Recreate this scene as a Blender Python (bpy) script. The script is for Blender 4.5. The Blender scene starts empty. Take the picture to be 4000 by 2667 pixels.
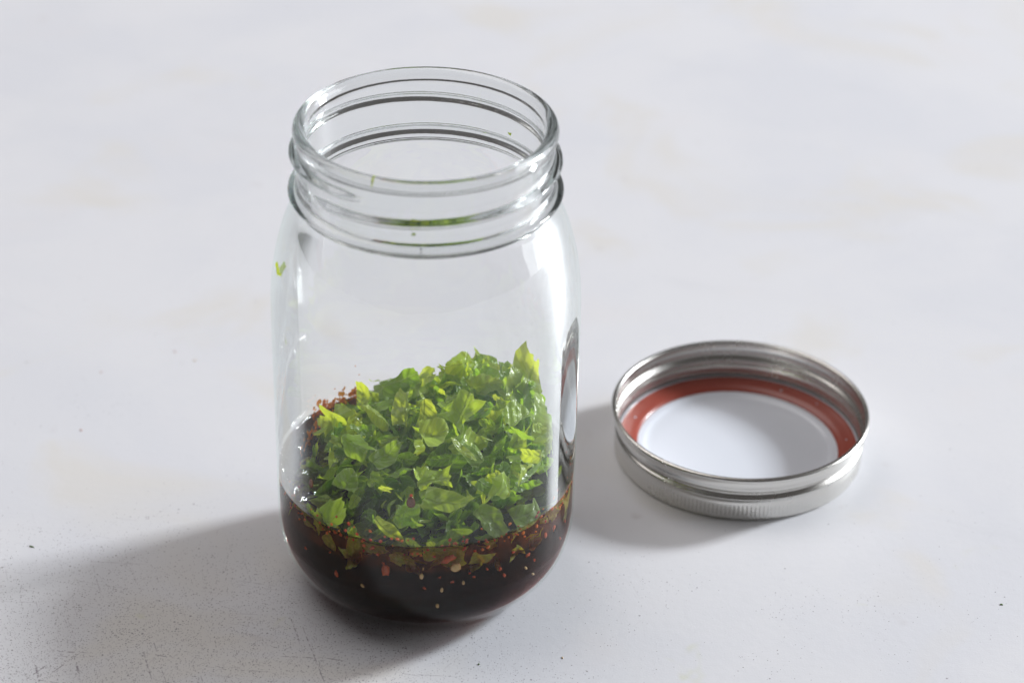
import bpy, bmesh, math, random
from mathutils import Vector, Matrix, noise as mnoise

# ---------------------------------------------------------------- camera, world, lamps, exposure
MM = 0.001
scene = bpy.context.scene
COL = scene.collection
R = math.radians

cam_data = bpy.data.cameras.new('camera')
cam = bpy.data.objects.new('camera', cam_data)
COL.objects.link(cam)
cam_data.sensor_width = 36.0
cam_data.lens = 36.0 * 5713.46 / 2352.0
cam_data.clip_start = 0.01
cam_data.clip_end = 50
PITCH, ROLL = 0.5504, -0.0196
CAM = Vector((26.527, -655.498, 487.117)) * MM
_fw = Vector((0, math.cos(PITCH), -math.sin(PITCH)))
_rt = Vector((1, 0, 0))
_dn = _fw.cross(_rt)
_r2 = math.cos(ROLL) * _rt + math.sin(ROLL) * _dn
_d2 = -math.sin(ROLL) * _rt + math.cos(ROLL) * _dn
_m = Matrix((_r2, -_d2, -_fw)).transposed().to_4x4()
_m.translation = CAM
cam.matrix_world = _m
cam_data.dof.use_dof = True
cam_data.dof.focus_distance = 0.778
cam_data.dof.aperture_fstop = 9.0
scene.camera = cam

world = bpy.data.worlds.new('World')
scene.world = world
world.use_nodes = True
bg = world.node_tree.nodes['Background']
bg.inputs['Color'].default_value = (1.0, 0.94, 0.92, 1)
bg.inputs['Strength'].default_value = 0.08


def area(name, loc, target, sx, sy, power, color):
    d = bpy.data.lights.new(name, 'AREA')
    d.shape = 'RECTANGLE'
    d.size, d.size_y = sx, sy
    d.energy = power
    d.color = color
    o = bpy.data.objects.new(name, d)
    COL.objects.link(o)
    o.location = loc
    o.rotation_euler = (Vector(target) - Vector(loc)).to_track_quat('-Z', 'Y').to_euler()
    return o


area('key_window', (5.20, 2.51, 2.68), (0.03, 0.0, 0.03), 0.79, 1.02, 440, (0.935, 0.965, 1.0))
area('side_window', (3.90, 1.20, 1.15), (0.0, 0.0, 0.10), 3.2, 2.6, 96, (0.95, 0.97, 1.0))
area('ceiling_bounce', (-1.0, 1.0, 2.5), (0.0, 0.05, 0.0), 2.2, 2.2, 31, (1.0, 0.95, 0.93))

scene.view_settings.view_transform = 'Standard'
scene.view_settings.look = 'None'
scene.view_settings.exposure = 0.03
scene.view_settings.gamma = 1.0

cy = scene.cycles
scene.render.engine = 'CYCLES'
cy.max_bounces = 28
cy.diffuse_bounces = 5
cy.glossy_bounces = 12
cy.transmission_bounces = 24
cy.transparent_max_bounces = 24
cy.caustics_reflective = True
cy.caustics_refractive = True
cy.blur_glossy = 0.6
cy.sample_clamp_indirect = 0.0
cy.use_denoising = True
try:
    cy.denoiser = 'OPENIMAGEDENOISE'
    cy.denoising_input_passes = 'RGB_ALBEDO_NORMAL'
    cy.denoising_prefilter = 'ACCURATE'
except Exception:
    pass

rng = random.Random(11)


# ---------------------------------------------------------------- helpers
def mesh_obj(name, verts, faces, mat, parent=None, smooth=True, normals=None):
    me = bpy.data.meshes.new(name)
    me.from_pydata([tuple(Vector(v) * MM) for v in verts], [], faces)
    me.validate()
    me.update()
    if smooth:
        me.polygons.foreach_set('use_smooth', [True] * len(me.polygons))
    if normals is not None:
        me.normals_split_custom_set_from_vertices(normals)
    if mat is not None:
        me.materials.append(mat)
    o = bpy.data.objects.new(name, me)
    COL.objects.link(o)
    if parent is not None:
        o.parent = parent
        o.matrix_parent_inverse = parent.matrix_world.inverted()
    return o


def tag(o, label=None, category=None, group=None, kind=None):
    if label:
        o['label'] = label
    if category:
        o['category'] = category
    if group:
        o['group'] = group
    if kind:
        o['kind'] = kind
    return o


def empty(name, loc_mm):
    o = bpy.data.objects.new(name, None)
    o.empty_display_size = 0.01
    COL.objects.link(o)
    o.location = Vector(loc_mm) * MM
    o.matrix_world = Matrix.Translation(o.location)
    return o


def new_mat(name):
    m = bpy.data.materials.new(name)
    m.use_nodes = True
    nt = m.node_tree
    nt.nodes.clear()
    out = nt.nodes.new('ShaderNodeOutputMaterial')
    return m, nt, out


class N:
    """tiny node helper"""
    def __init__(s, nt):
        s.nt = nt

    def new(s, t, **kw):
        n = s.nt.nodes.new(t)
        for k, v in kw.items():
            setattr(n, k, v)
        return n

    def link(s, a, b):
        s.nt.links.new(a, b)

    def setv(s, sock, v):
        if isinstance(v, bpy.types.NodeSocket):
            s.link(v, sock)
        else:
            sock.default_value = v

    def math(s, op, a, b=None, clamp=False):
        n = s.new('ShaderNodeMath', operation=op, use_clamp=clamp)
        s.setv(n.inputs[0], a)
        if b is not None:
            s.setv(n.inputs[1], b)
        return n.outputs[0]

    def mix(s, f, a, b):
        n = s.new('ShaderNodeMix', data_type='RGBA')
        s.setv(n.inputs[0], f)
        s.setv(n.inputs[6], a)
        s.setv(n.inputs[7], b)
        return n.outputs[2]

    def noise(s, vec, scale, detail=3, rough=.55, dist=0.0):
        n = s.new('ShaderNodeTexNoise')
        s.link(vec, n.inputs['Vector'])
        n.inputs['Scale'].default_value = scale
        n.inputs['Detail'].default_value = detail
        n.inputs['Roughness'].default_value = rough
        n.inputs['Distortion'].default_value = dist
        return n.outputs['Fac']

    def ramp(s, f, a, b):
        n = s.new('ShaderNodeMapRange', interpolation_type='SMOOTHSTEP')
        s.setv(n.inputs[0], f)
        n.inputs[1].default_value = a
        n.inputs[2].default_value = b
        n.inputs[3].default_value = 0
        n.inputs[4].default_value = 1
        return n.outputs[0]

    def coord(s, which='Object', scale=(1, 1, 1), rot=(0, 0, 0), loc=(0, 0, 0)):
        # turn and shift first, then stretch, so that stretched patterns run along the turned axis
        tc = s.new('ShaderNodeTexCoord')
        mp = s.new('ShaderNodeMapping')
        s.link(tc.outputs[which], mp.inputs[0])
        mp.inputs['Rotation'].default_value = rot
        mp.inputs['Location'].default_value = loc
        m2 = s.new('ShaderNodeMapping')
        s.link(mp.outputs[0], m2.inputs[0])
        m2.inputs['Scale'].default_value = scale
        return m2.outputs[0]

    def bump(s, h, strength, dist):
        n = s.new('ShaderNodeBump')
        n.inputs['Strength'].default_value = strength
        n.inputs['Distance'].default_value = dist
        s.link(h, n.inputs['Height'])
        return n.outputs[0]


# ---------------------------------------------------------------- materials
def mat_table():
    m, nt, out = new_mat('painted_board')
    n = N(nt)
    p = n.new('ShaderNodeBsdfPrincipled')
    n.link(p.outputs[0], out.inputs[0])
    co = n.coord('Object')
    base = (0.783, 0.789, 0.822, 1)
    # broad cloudy mottling
    big = n.ramp(n.noise(co, 9, 4, .6, .4), .40, .66)
    c = n.mix(n.math('MULTIPLY', big, .8), base, (0.735, 0.748, 0.795, 1))
    warm = n.ramp(n.noise(n.coord('Object', loc=(3.1, 1.7, 0)), 11, 3, .55, .8), .53, .70)
    c = n.mix(n.math('MULTIPLY', warm, .9), c, (0.760, 0.745, 0.725, 1))
    pink = n.ramp(n.noise(n.coord('Object', loc=(7.3, -2.2, 0)), 16, 2), .60, .78)
    c = n.mix(n.math('MULTIPLY', pink, .4), c, (0.79, 0.765, 0.775, 1))
    # streaky wiped smears
    sm = n.ramp(n.noise(n.coord('Object', scale=(6, 30, 1), rot=(0, 0, .35)), 1.3, 4, .6, .5), .60, .80)
    c = n.mix(n.math('MULTIPLY', sm, .45), c, (0.68, 0.69, 0.73, 1))
    # isolated faint blotches
    vb = n.new('ShaderNodeTexVoronoi')
    n.link(n.coord('Object', scale=(1, .7, 1)), vb.inputs['Vector'])
    vb.inputs['Scale'].default_value = 42
    blot = n.math('MULTIPLY', n.ramp(vb.outputs['Distance'], .22, .08), n.ramp(n.noise(co, 60, 2), .58, .70))
    c = n.mix(n.math('MULTIPLY', blot, .5), c, (0.60, 0.57, 0.58, 1))
    # fine dark speckle worn through the paint: heavy at one corner of the board, light elsewhere
    pos = n.new('ShaderNodeTexCoord').outputs['Object']
    sep = n.new('ShaderNodeSeparateXYZ')
    n.link(pos, sep.inputs[0])
    dx = n.math('MULTIPLY', n.math('ADD', sep.outputs[0], .085), 1.0)
    dy = n.math('MULTIPLY', n.math('ADD', sep.outputs[1], .085), 1.35)
    rad = n.math('SQRT', n.math('ADD', n.math('MULTIPLY', dx, dx), n.math('MULTIPLY', dy, dy)))
    rad = n.math('ADD', rad, n.math('MULTIPLY', n.math('SUBTRACT', n.noise(co, 28, 3), .5), .09))
    worn = n.ramp(rad, .165, .030)
    lowd = n.ramp(sep.outputs[1], .06, -.06)
    dens = n.math('MAXIMUM', worn, n.math('MULTIPLY', n.math('MULTIPLY', lowd, .13), n.ramp(n.noise(co, 24, 3), .48, .75)))
    dens = n.math('MAXIMUM', dens, n.math('MULTIPLY', n.ramp(n.noise(co, 19, 3), .56, .72), .08))
    spk = None
    for sc_, r0, r1, keep, off in ((1150, .12, .36, .75, 0), (640, .06, .30, .22, 5.3), (2000, .14, .42, .95, 9.1)):
        vo = n.new('ShaderNodeTexVoronoi')
        n.link(n.coord('Object', loc=(off, off, 0)), vo.inputs['Vector'])
        vo.inputs['Scale'].default_value = sc_
        sc3 = n.new('ShaderNodeSeparateColor')
        n.link(vo.outputs['Color'], sc3.inputs[0])
        rad_ = n.math('ADD', n.math('MULTIPLY', sc3.outputs[1], r1 - r0), r0)
        dot = n.math('MULTIPLY', n.math('SUBTRACT', rad_, vo.outputs['Distance']), 9, clamp=True)
        on = n.math('GREATER_THAN', n.math('ADD', n.math('MULTIPLY', dens, keep), .003), sc3.outputs[0])
        d_ = n.math('MULTIPLY', dot, on)
        spk = d_ if spk is None else n.math('MAXIMUM', spk, d_)
    c = n.mix(n.math('MULTIPLY', spk, .70), c, (0.20, 0.18, 0.21, 1))
    # long hairline scratches
    for k, (rz, sc, lo, off) in enumerate(((.22, 3.2, .66, (0, 0, 0)), (-.95, 2.6, .67, (1.2, .4, 0)), (1.25, 2.3, .67, (4.4, 2.0, 0)), (.05, 2.8, .67, (9.4, 5.0, 0)))):
        w = n.noise(n.coord('Object', scale=(8, 330, 1), rot=(0, 0, rz), loc=off), sc, 2, .5, .15)
        br = n.ramp(n.noise(n.coord('Object', loc=off), 420, 2), .42, .58)
        s_ = n.math('MULTIPLY', n.math('MULTIPLY', n.ramp(w, lo, lo + .06), br), n.math('ADD', n.math('MULTIPLY', dens, .95), .04))
        c = n.mix(n.math('MULTIPLY', s_, .8), c, (0.26, 0.23, 0.27, 1))
    # faint herb-green rub marks
    gx = n.noise(n.coord('Object', loc=(2.2, 8.8, 0)), 38, 3, .6, .6)
    c = n.mix(n.math('MULTIPLY', n.math('MULTIPLY', n.ramp(gx, .66, .78), lowd), .5), c, (0.66, 0.68, 0.45, 1))
    n.link(c, p.inputs['Base Color'])
    p.inputs['Roughness'].default_value = .48
    p.inputs['Specular IOR Level'].default_value = .32
    h = n.math('ADD', n.math('MULTIPLY', n.noise(co, 1500, 3, .6), .6), n.math('MULTIPLY', n.noise(co, 300, 2), .8))
    n.link(n.bump(h, .16, .0004), p.inputs['Normal'])
    return m


def mat_glass(name='clear_glass_wall', dry=True):
    """side wall of the jar as one sheet that stands for both faces of the glass: it lets light straight through, mirrors by Fresnel
    at both faces, and near the outline, where the thick dry wall reflects totally inside, it mirrors fully; where the dressing wets
    the wall there is only the outer face"""
    m, nt, out = new_mat(name)
    n = N(nt)
    co = n.coord('Object')
    h = n.math('ADD', n.math('MULTIPLY', n.noise(co, 26, 2), 1.0),
               n.math('MULTIPLY', n.noise(n.coord('Object', scale=(1, 1, .2)), 130, 2), .16))
    bmp = n.bump(h, .12, .004)
    geo = n.new('ShaderNodeNewGeometry')

    def vm(op, a_, b_=None):
        v = n.new('ShaderNodeVectorMath', operation=op)
        n.setv(v.inputs[0], a_)
        if b_ is not None:
            n.setv(v.inputs[1], b_)
        return v.outputs['Value'] if op == 'DOT_PRODUCT' else v.outputs[0]
    c3 = n.math('ABSOLUTE', vm('DOT_PRODUCT', geo.outputs['Incoming'], geo.outputs['Normal']))
    ih = vm('NORMALIZE', vm('MULTIPLY', geo.outputs['Incoming'], (1, 1, 0)))
    nh = vm('NORMALIZE', vm('MULTIPLY', geo.outputs['Normal'], (1, 1, 0)))
    ch = n.math('ABSOLUTE', vm('DOT_PRODUCT', ih, nh))
    F0 = ((1.43 - 1) / (1.43 + 1)) ** 2
    fr = n.math('ADD', n.math('MULTIPLY', n.math('POWER', n.math('SUBTRACT', 1.0, c3), 5.0), 1 - F0), F0)
    fr2 = n.math('DIVIDE', n.math('MULTIPLY', fr, 2.0), n.math('ADD', fr, 1.0))
    wav = n.math('MULTIPLY', n.math('SUBTRACT', n.noise(n.coord('Object', scale=(1, 1, .12)), 90, 3), .5), .22)
    edge = n.math('MULTIPLY', n.ramp(n.math('ADD', ch, wav), .66, .44), .68)
    fac = n.math('MAXIMUM', fr2, edge) if dry else fr
    tr = n.new('ShaderNodeBsdfTransparent')
    n.link(n.mix(n.ramp(ch, .75, .30), (0.995, 0.998, 0.997, 1), (0.91, 0.950, 0.932, 1)), tr.inputs['Color'])
    gl = n.new('ShaderNodeBsdfGlossy')
    gl.inputs['Roughness'].default_value = 0.02
    gl.inputs['Color'].default_value = (.96, .985, .975, 1)
    n.link(bmp, gl.inputs['Normal'])
    g = n.new('ShaderNodeMixShader')
    n.link(fac, g.inputs[0])
    n.link(tr.outputs[0], g.inputs[1])
    n.link(gl.outputs[0], g.inputs[2])
    # whitish haze, densest on one shoulder, and finger smudges left on the glass
    sep = n.new('ShaderNodeSeparateXYZ')
    n.link(co, sep.inputs[0])
    side = n.math('ADD', n.math('MULTIPLY', sep.outputs[0], 19.3), n.math('MULTIPLY', sep.outputs[1], -9.5))
    hz = n.math('MULTIPLY', n.ramp(side, .60, .98), n.ramp(sep.outputs[2], .055, .112))
    hz = n.math('MULTIPLY', hz, n.ramp(n.noise(n.coord('Object', scale=(1, 1, .22)), 85, 4, .6, .6), .30, .66))
    hz = n.math('MULTIPLY', hz, n.ramp(sep.outputs[2], .136, .130))
    sm = n.math('MULTIPLY', n.ramp(n.noise(n.coord('Object', scale=(1, 1, .35), loc=(.4, .2, .9)), 48, 5, .65, .7), .54, .78), .02)
    dro = n.math('MULTIPLY', n.ramp(n.noise(co, 1500, 1), .70, .78), n.math('MULTIPLY', hz, .35))
    f = n.math('ADD', n.math('ADD', n.math('MULTIPLY', hz, .20), sm), dro)
    df = n.new('ShaderNodeBsdfDiffuse')
    df.inputs['Color'].default_value = (.86, .88, .90, 1)
    tl = n.new('ShaderNodeBsdfTranslucent')
    tl.inputs['Color'].default_value = (.86, .88, .90, 1)
    hm = n.new('ShaderNodeMixShader')
    hm.inputs[0].default_value = .5
    n.link(df.outputs[0], hm.inputs[1])
    n.link(tl.outputs[0], hm.inputs[2])
    ms = n.new('ShaderNodeMixShader')
    n.link(f, ms.inputs[0])
    n.link(g.outputs[0], ms.inputs[1])
    n.link(hm.outputs[0], ms.inputs[2])
    n.link((ms if dry else g).outputs[0], out.inputs[0])
    return m


def mat_neck_glass(name='moulded_neck_glass', ior=1.45):
    m, nt, out = new_mat(name)
    n = N(nt)
    g = n.new('ShaderNodeBsdfGlass')
    g.inputs['Color'].default_value = (0.985, 0.990, 0.988, 1)
    g.inputs['Roughness'].default_value = 0.0
    g.inputs['IOR'].default_value = ior
    co = n.coord('Object')
    h = n.math('ADD', n.math('MULTIPLY', n.noise(co, 60, 2), .8),
               n.math('MULTIPLY', n.noise(n.coord('Object', scale=(1, 1, 1.6)), 700, 3, .6), .05))
    n.link(n.bump(h, .10, .003), g.inputs['Normal'])
    v = n.new('ShaderNodeVolumeAbsorption')
    v.inputs['Color'].default_value = (0.10, 0.17, 0.16, 1)
    v.inputs['Density'].default_value = 25
    n.link(v.outputs[0], out.inputs['Volume'])
    n.link(g.outputs[0], out.inputs[0])
    return m


def mat_liquid(name, ior, color, density, film=None):
    """a dielectric face of the dressing: ior is relative to what lies on its outer side (None: no bending)"""
    m, nt, out = new_mat(name)
    n = N(nt)
    if ior is None:
        g = n.new('ShaderNodeBsdfTransparent')
    else:
        g = n.new('ShaderNodeBsdfGlass')
        g.inputs['Roughness'].default_value = 0.0
        g.inputs['IOR'].default_value = ior
    g.inputs['Color'].default_value = (1, 1, 1, 1)
    v = n.new('ShaderNodeVolumeAbsorption')
    v.inputs['Color'].default_value = color
    v.inputs['Density'].default_value = density
    if film:
        # fine spice sediment on the wetted glass, thickest just under the surface
        co = n.coord('Object')
        sep = n.new('ShaderNodeSeparateXYZ')
        n.link(co, sep.inputs[0])
        band = n.ramp(sep.outputs[2], film[1] - .016, film[1])
        grain = n.ramp(n.noise(co, 420, 4, .7), .40, .75)
        f = n.math('MULTIPLY', n.math('ADD', n.math('MULTIPLY', band, .55), .20), n.math('MULTIPLY', n.math('ADD', grain, .35), film[0]))
        df = n.new('ShaderNodeBsdfDiffuse')
        n.link(n.mix(n.noise(co, 300, 3), (0.34, 0.045, 0.020, 1), (0.50, 0.16, 0.025, 1)), df.inputs['Color'])
        ms = n.new('ShaderNodeMixShader')
        n.link(f, ms.inputs[0])
        n.link(g.outputs[0], ms.inputs[1])
        n.link(df.outputs[0], ms.inputs[2])
        g = ms
    n.link(g.outputs[0], out.inputs['Surface'])
    n.link(v.outputs[0], out.inputs['Volume'])
    return m


def mat_leaf():
    m, nt, out = new_mat('herb_leaf')
    n = N(nt)
    uv = n.new('ShaderNodeUVMap')
    uv.uv_map = 'leaf'
    sep = n.new('ShaderNodeSeparateXYZ')
    n.link(uv.outputs[0], sep.inputs[0])
    u, v = sep.outputs[0], sep.outputs[1]
    oi = n.new('ShaderNodeObjectInfo')
    tone = n.new('ShaderNodeAttribute')
    tone.attribute_type = 'OBJECT'
    tone.attribute_name = 'tone'
    t = tone.outputs['Fac']
    av = n.math('ABSOLUTE', v)
    mid = n.ramp(av, .035, .008)
    side = n.math('SINE', n.math('MULTIPLY', n.math('SUBTRACT', u, n.math('MULTIPLY', av, .8)), 26))
    sidev = n.math('MULTIPLY', n.ramp(side, .90, .995), .8)
    vein = n.math('MAXIMUM', mid, sidev)
    oc = n.coord('Object')
    mot = n.noise(oc, 420, 3, .6)
    mot2 = n.noise(oc, 150, 2)
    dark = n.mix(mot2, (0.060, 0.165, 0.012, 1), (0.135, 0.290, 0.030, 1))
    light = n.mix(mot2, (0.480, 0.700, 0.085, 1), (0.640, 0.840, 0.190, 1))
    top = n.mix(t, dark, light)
    top = n.mix(n.math('MULTIPLY', vein, .6), top, (0.30, 0.40, 0.12, 1))
    under = n.mix(.5, top, (0.30, 0.40, 0.16, 1))
    geo = n.new('ShaderNodeNewGeometry')
    col = n.mix(geo.outputs['Backfacing'], top, under)
    col = n.mix(n.math('MULTIPLY', n.ramp(mot, .62, .8), .25), col, (0.02, 0.05, 0.008, 1))
    # cut edge painted paler for the bright rim of light it catches
    rimuv = n.new('ShaderNodeUVMap')
    rimuv.uv_map = 'rim'
    rs = n.new('ShaderNodeSeparateXYZ')
    n.link(rimuv.outputs[0], rs.inputs[0])
    col = n.mix(n.math('MULTIPLY', n.ramp(rs.outputs[0], .86, 1.0), .65), col, (0.52, 0.66, 0.24, 1))
    p = n.new('ShaderNodeBsdfPrincipled')
    n.link(col, p.inputs['Base Color'])
    p.inputs['Roughness'].default_value = .24
    p.inputs['Specular IOR Level'].default_value = .60
    puff = n.math('ADD', n.math('MULTIPLY', n.ramp(side, -.6, .95), -.5), n.math('MULTIPLY', mot, .6))
    bmp = n.bump(n.math('SUBTRACT', puff, n.math('MULTIPLY', mid, .6)), .55, .0007)
    n.link(bmp, p.inputs['Normal'])
    tr = n.new('ShaderNodeBsdfTranslucent')
    tcol = n.mix(t, (0.36, 0.66, 0.012, 1), (0.92, 0.99, 0.050, 1))
    tcol = n.mix(n.math('MULTIPLY', vein, .35), tcol, (0.55, 0.68, 0.15, 1))
    n.link(tcol, tr.inputs['Color'])
    n.link(bmp, tr.inputs['Normal'])
    ms = n.new('ShaderNodeMixShader')
    ms.inputs[0].default_value = .54
    n.link(p.outputs[0], ms.inputs[1])
    n.link(tr.outputs[0], ms.inputs[2])
    n.link(ms.outputs[0], out.inputs[0])
    return m


def mat_simple(name, color, rough=.5, metallic=0.0, spec=.5, var=None, vscale=300, bump=0, bscale=800, trans=None):
    m, nt, out = new_mat(name)
    n = N(nt)
    p = n.new('ShaderNodeBsdfPrincipled')
    p.inputs['Base Color'].default_value = (*color, 1)
    p.inputs['Roughness'].default_value = rough
    p.inputs['Metallic'].default_value = metallic
    p.inputs['Specular IOR Level'].default_value = spec
    co = n.coord('Object')
    if var:
        n.link(n.mix(n.noise(co, vscale, 3), (*color, 1), (*var, 1)), p.inputs['Base Color'])
    if bump:
        n.link(n.bump(n.noise(co, bscale, 3), bump, .0004), p.inputs['Normal'])
    if trans:
        tr = n.new('ShaderNodeBsdfTranslucent')
        tr.inputs['Color'].default_value = (*trans, 1)
        ms = n.new('ShaderNodeMixShader')
        ms.inputs[0].default_value = .45
        n.link(p.outputs[0], ms.inputs[1])
        n.link(tr.outputs[0], ms.inputs[2])
        n.link(ms.outputs[0], out.inputs[0])
    else:
        n.link(p.outputs[0], out.inputs[0])
    return m


def mat_metal():
    m, nt, out = new_mat('tinned_steel')
    n = N(nt)
    p = n.new('ShaderNodeBsdfPrincipled')
    co = n.coord('Object')
    fine = n.noise(n.coord('Object', scale=(1, 1, 6)), 260, 3)
    n.link(n.mix(fine, (0.65, 0.640, 0.610, 1), (0.72, 0.71, 0.68, 1)), p.inputs['Base Color'])
    p.inputs['Metallic'].default_value = 1
    rr = n.new('ShaderNodeMapRange')
    n.link(n.noise(co, 90, 3), rr.inputs[0])
    rr.inputs[3].default_value = .20
    rr.inputs[4].default_value = .32
    n.link(rr.outputs[0], p.inputs['Roughness'])
    n.link(n.bump(n.noise(co, 500, 3), .06, .0003), p.inputs['Normal'])
    n.link(p.outputs[0], out.inputs[0])
    return m


M_TABLE = mat_table()
M_GLASS = mat_glass()
M_NECK = mat_neck_glass()
M_BASE = mat_glass('wetted_base_glass', False)
SOYC = ((0.68, 0.22, 0.13, 1), 430)
OILC = ((0.93, 0.64, 0.10, 1), 150)
N_LIQ = 1.40
M_SOY = [mat_liquid('dark_vinegar_on_glass', None, *SOYC, film=(.06, .025)), mat_liquid('dark_vinegar_top', None, *SOYC)]
M_OIL = [mat_liquid('amber_oil_on_glass', None, *OILC, film=(.34, .037)), mat_liquid('amber_oil_surface', N_LIQ, *OILC), mat_liquid('amber_oil_underside', None, *OILC)]
M_LEAF = mat_leaf()
M_METAL = mat_metal()
M_ENAMEL = mat_simple('white_enamel', (0.82, 0.86, 0.94), .14, 0, .5, (0.79, 0.83, 0.91), 60)
M_SEAL = mat_simple('red_sealing_rubber', (0.40, 0.090, 0.062), .26, 0, .5, (0.33, 0.07, 0.05), 200)
M_FLAKE = mat_simple('chili_flake', (0.55, 0.070, 0.018), .35, 0, .5, (0.66, 0.17, 0.03), 900, .3, 1500, (0.85, 0.16, 0.02))
M_SMEAR = mat_simple('chili_oil_smear', (0.90, 0.34, 0.06), .3, 0, .5, (0.75, 0.17, 0.03), 700, .2, 1500, (0.98, 0.48, 0.08))
M_SEED = mat_simple('chili_seed', (0.62, 0.43, 0.18), .4, 0, .5, (0.48, 0.30, 0.10), 1200, .25, 1500)
M_DROP = mat_simple('dried_sauce', (0.10, 0.026, 0.010), .12, 0, .6, (0.20, 0.06, 0.012), 500)
M_PALE = mat_simple('faded_chili', (0.50, 0.24, 0.19), .5, 0, .4, (0.55, 0.33, 0.26), 2000)
M_CRUMB = mat_simple('herb_crumb', (0.05, 0.11, 0.02), .5, 0, .4, (0.10, 0.17, 0.03), 2000)

# ---------------------------------------------------------------- table
S = 2600
gx, gy = 26, 26
verts = [(-S + 2 * S * i / gx + 20, -S + 2 * S * j / gy + 200, 0) for j in range(gy + 1) for i in range(gx + 1)]
faces = [(j * (gx + 1) + i, j * (gx + 1) + i + 1, (j + 1) * (gx + 1) + i + 1, (j + 1) * (gx + 1) + i) for j in range(gy) for i in range(gx)]
table = mesh_obj('table_surface', verts, faces, M_TABLE, smooth=False)
tag(table, 'off-white painted table board with faint smudges and dark worn speckles', 'table', kind='structure')


# ---------------------------------------------------------------- jar
def catmull(pts, step):
    """dense polyline through pts (list of (r, z))"""
    P = [Vector(p).to_3d() if len(p) == 3 else Vector((p[0], p[1], 0)) for p in pts]
    out = []
    for i in range(len(P) - 1):
        p0 = P[i - 1] if i else P[0] * 2 - P[1]
        p1, p2 = P[i], P[i + 1]
        p3 = P[i + 2] if i + 2 < len(P) else P[-1] * 2 - P[-2]
        k = max(1, int((p2 - p1).length / step + .5))
        for s in range(k):
            t = s / k
            q = .5 * ((2 * p1) + (-p0 + p2) * t + (2 * p0 - 5 * p1 + 4 * p2 - p3) * t * t + (-p0 + 3 * p1 - 3 * p2 + p3) * t ** 3)
            out.append((q.x, q.y))
    out.append((P[-1].x, P[-1].y))
    return out


def arc(cx, cz, rx, rz, a0, a1, n):
    return [(cx + rx * math.cos(R(a0 + (a1 - a0) * i / n)), cz + rz * math.sin(R(a0 + (a1 - a0) * i / n))) for i in range(n + 1)]


NA = 576
# outer wall, from the middle of the underside up to the seam under the neck ring
outer_body = [(0.0, 2.2)] + catmull([(6, 2.2), (24, 2.0), (30, 1.2), (33, .25)], 2)[0:] \
    + arc(33.6, 2.0, 1.6, 1.95, -110, -60, 5) + catmull([(35.0, .55), (38.6, 3.0), (42.6, 7.4), (45.4, 12.6), (47.0, 19.0), (47.5, 26), (47.5, 60), (47.5, 96), (47.15, 106), (46.3, 113.5), (45.1, 119.4), (43.6, 124.9), (41.9, 129.3), (40.4, 132.4), (39.6, 134.3), (39.2, 135.8)], 1.3)
outer_neck = catmull([(39.2, 135.8), (38.7, 140), (38.5, 150), (38.35, 155.0)], .28)
rim_prof = catmull([(38.35, 155.0), (38.5, 155.5), (38.95, 156.1), (39.25, 157.0), (39.3, 157.8), (39.05, 158.7), (38.4, 159.45), (37.4, 159.75), (36.4, 159.5), (35.6, 158.8), (35.2, 157.8), (35.25, 156.8), (35.5, 155.8), (35.7, 154.8)], .22)
inner_neck = catmull([(35.7, 154.8), (35.6, 150), (35.4, 142), (35.4, 137.5), (35.75, 134.0)], .8)
inner_body = catmull([(35.75, 134.0), (36.3, 131.0), (37.1, 127.6), (38.0, 123.2), (38.9, 118.0), (39.6, 112.0), (40.1, 105.0), (40.4, 96), (43.7, 60), (43.7, 28), (43.2, 21.5), (41.6, 15.2), (38.8, 10.2), (35.2, 7.2), (31, 5.9), (24, 5.5), (12, 5.8), (0.01, 6.0)], 1.4)


def bead(z, zc, half, amp):
    d = (z - zc) / half
    return amp * (math.cos(math.pi * d) * .5 + .5) ** .75 if abs(d) < 1 else 0.0


def neck_disp(phi, z):
    """ring under the thread plus one screw thread; phi measured clockwise (from above) from the front"""
    e = bead(z, 138.6, 2.1, 2.35)
    start, end = R(22), R(22 + 395)
    for k in (0, 1):
        a = phi + 2 * math.pi * k
        if start <= a <= end:
            fade = min(1, (a - start) / R(16), (end - a) / R(16))
            zc = 152.2 - 6.0 * (a - start) / (2 * math.pi)
            fade = fade * fade * (3 - 2 * fade)
            e = max(e, bead(z, zc, 1.75 * (.55 + .45 * fade), 2.1 * fade))
    return e


def seam(phi, z):
    """faint vertical mould seams on opposite sides"""
    e = 0
    for p0 in (R(-61), R(119)):
        d = (phi - p0 + math.pi) % (2 * math.pi) - math.pi
        e += .035 * math.exp(-(d * 47 / .45) ** 2)
    return e if z > 8 else 0


def creep(phi, z):
    """how far the dressing line climbs or dips along the glass"""
    c, s_ = math.cos(phi), math.sin(phi)
    k = math.exp(-((z - WETTOP) / 3.2) ** 2)
    k *= 1.0
    back = -1.6 * max(0.0, -c)
    return k * (back + .9 * mnoise.noise(Vector((c * 3.1, s_ * 3.1, .3))) + .55 * mnoise.noise(Vector((c * 9, s_ * 9, 5.1))))


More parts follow.
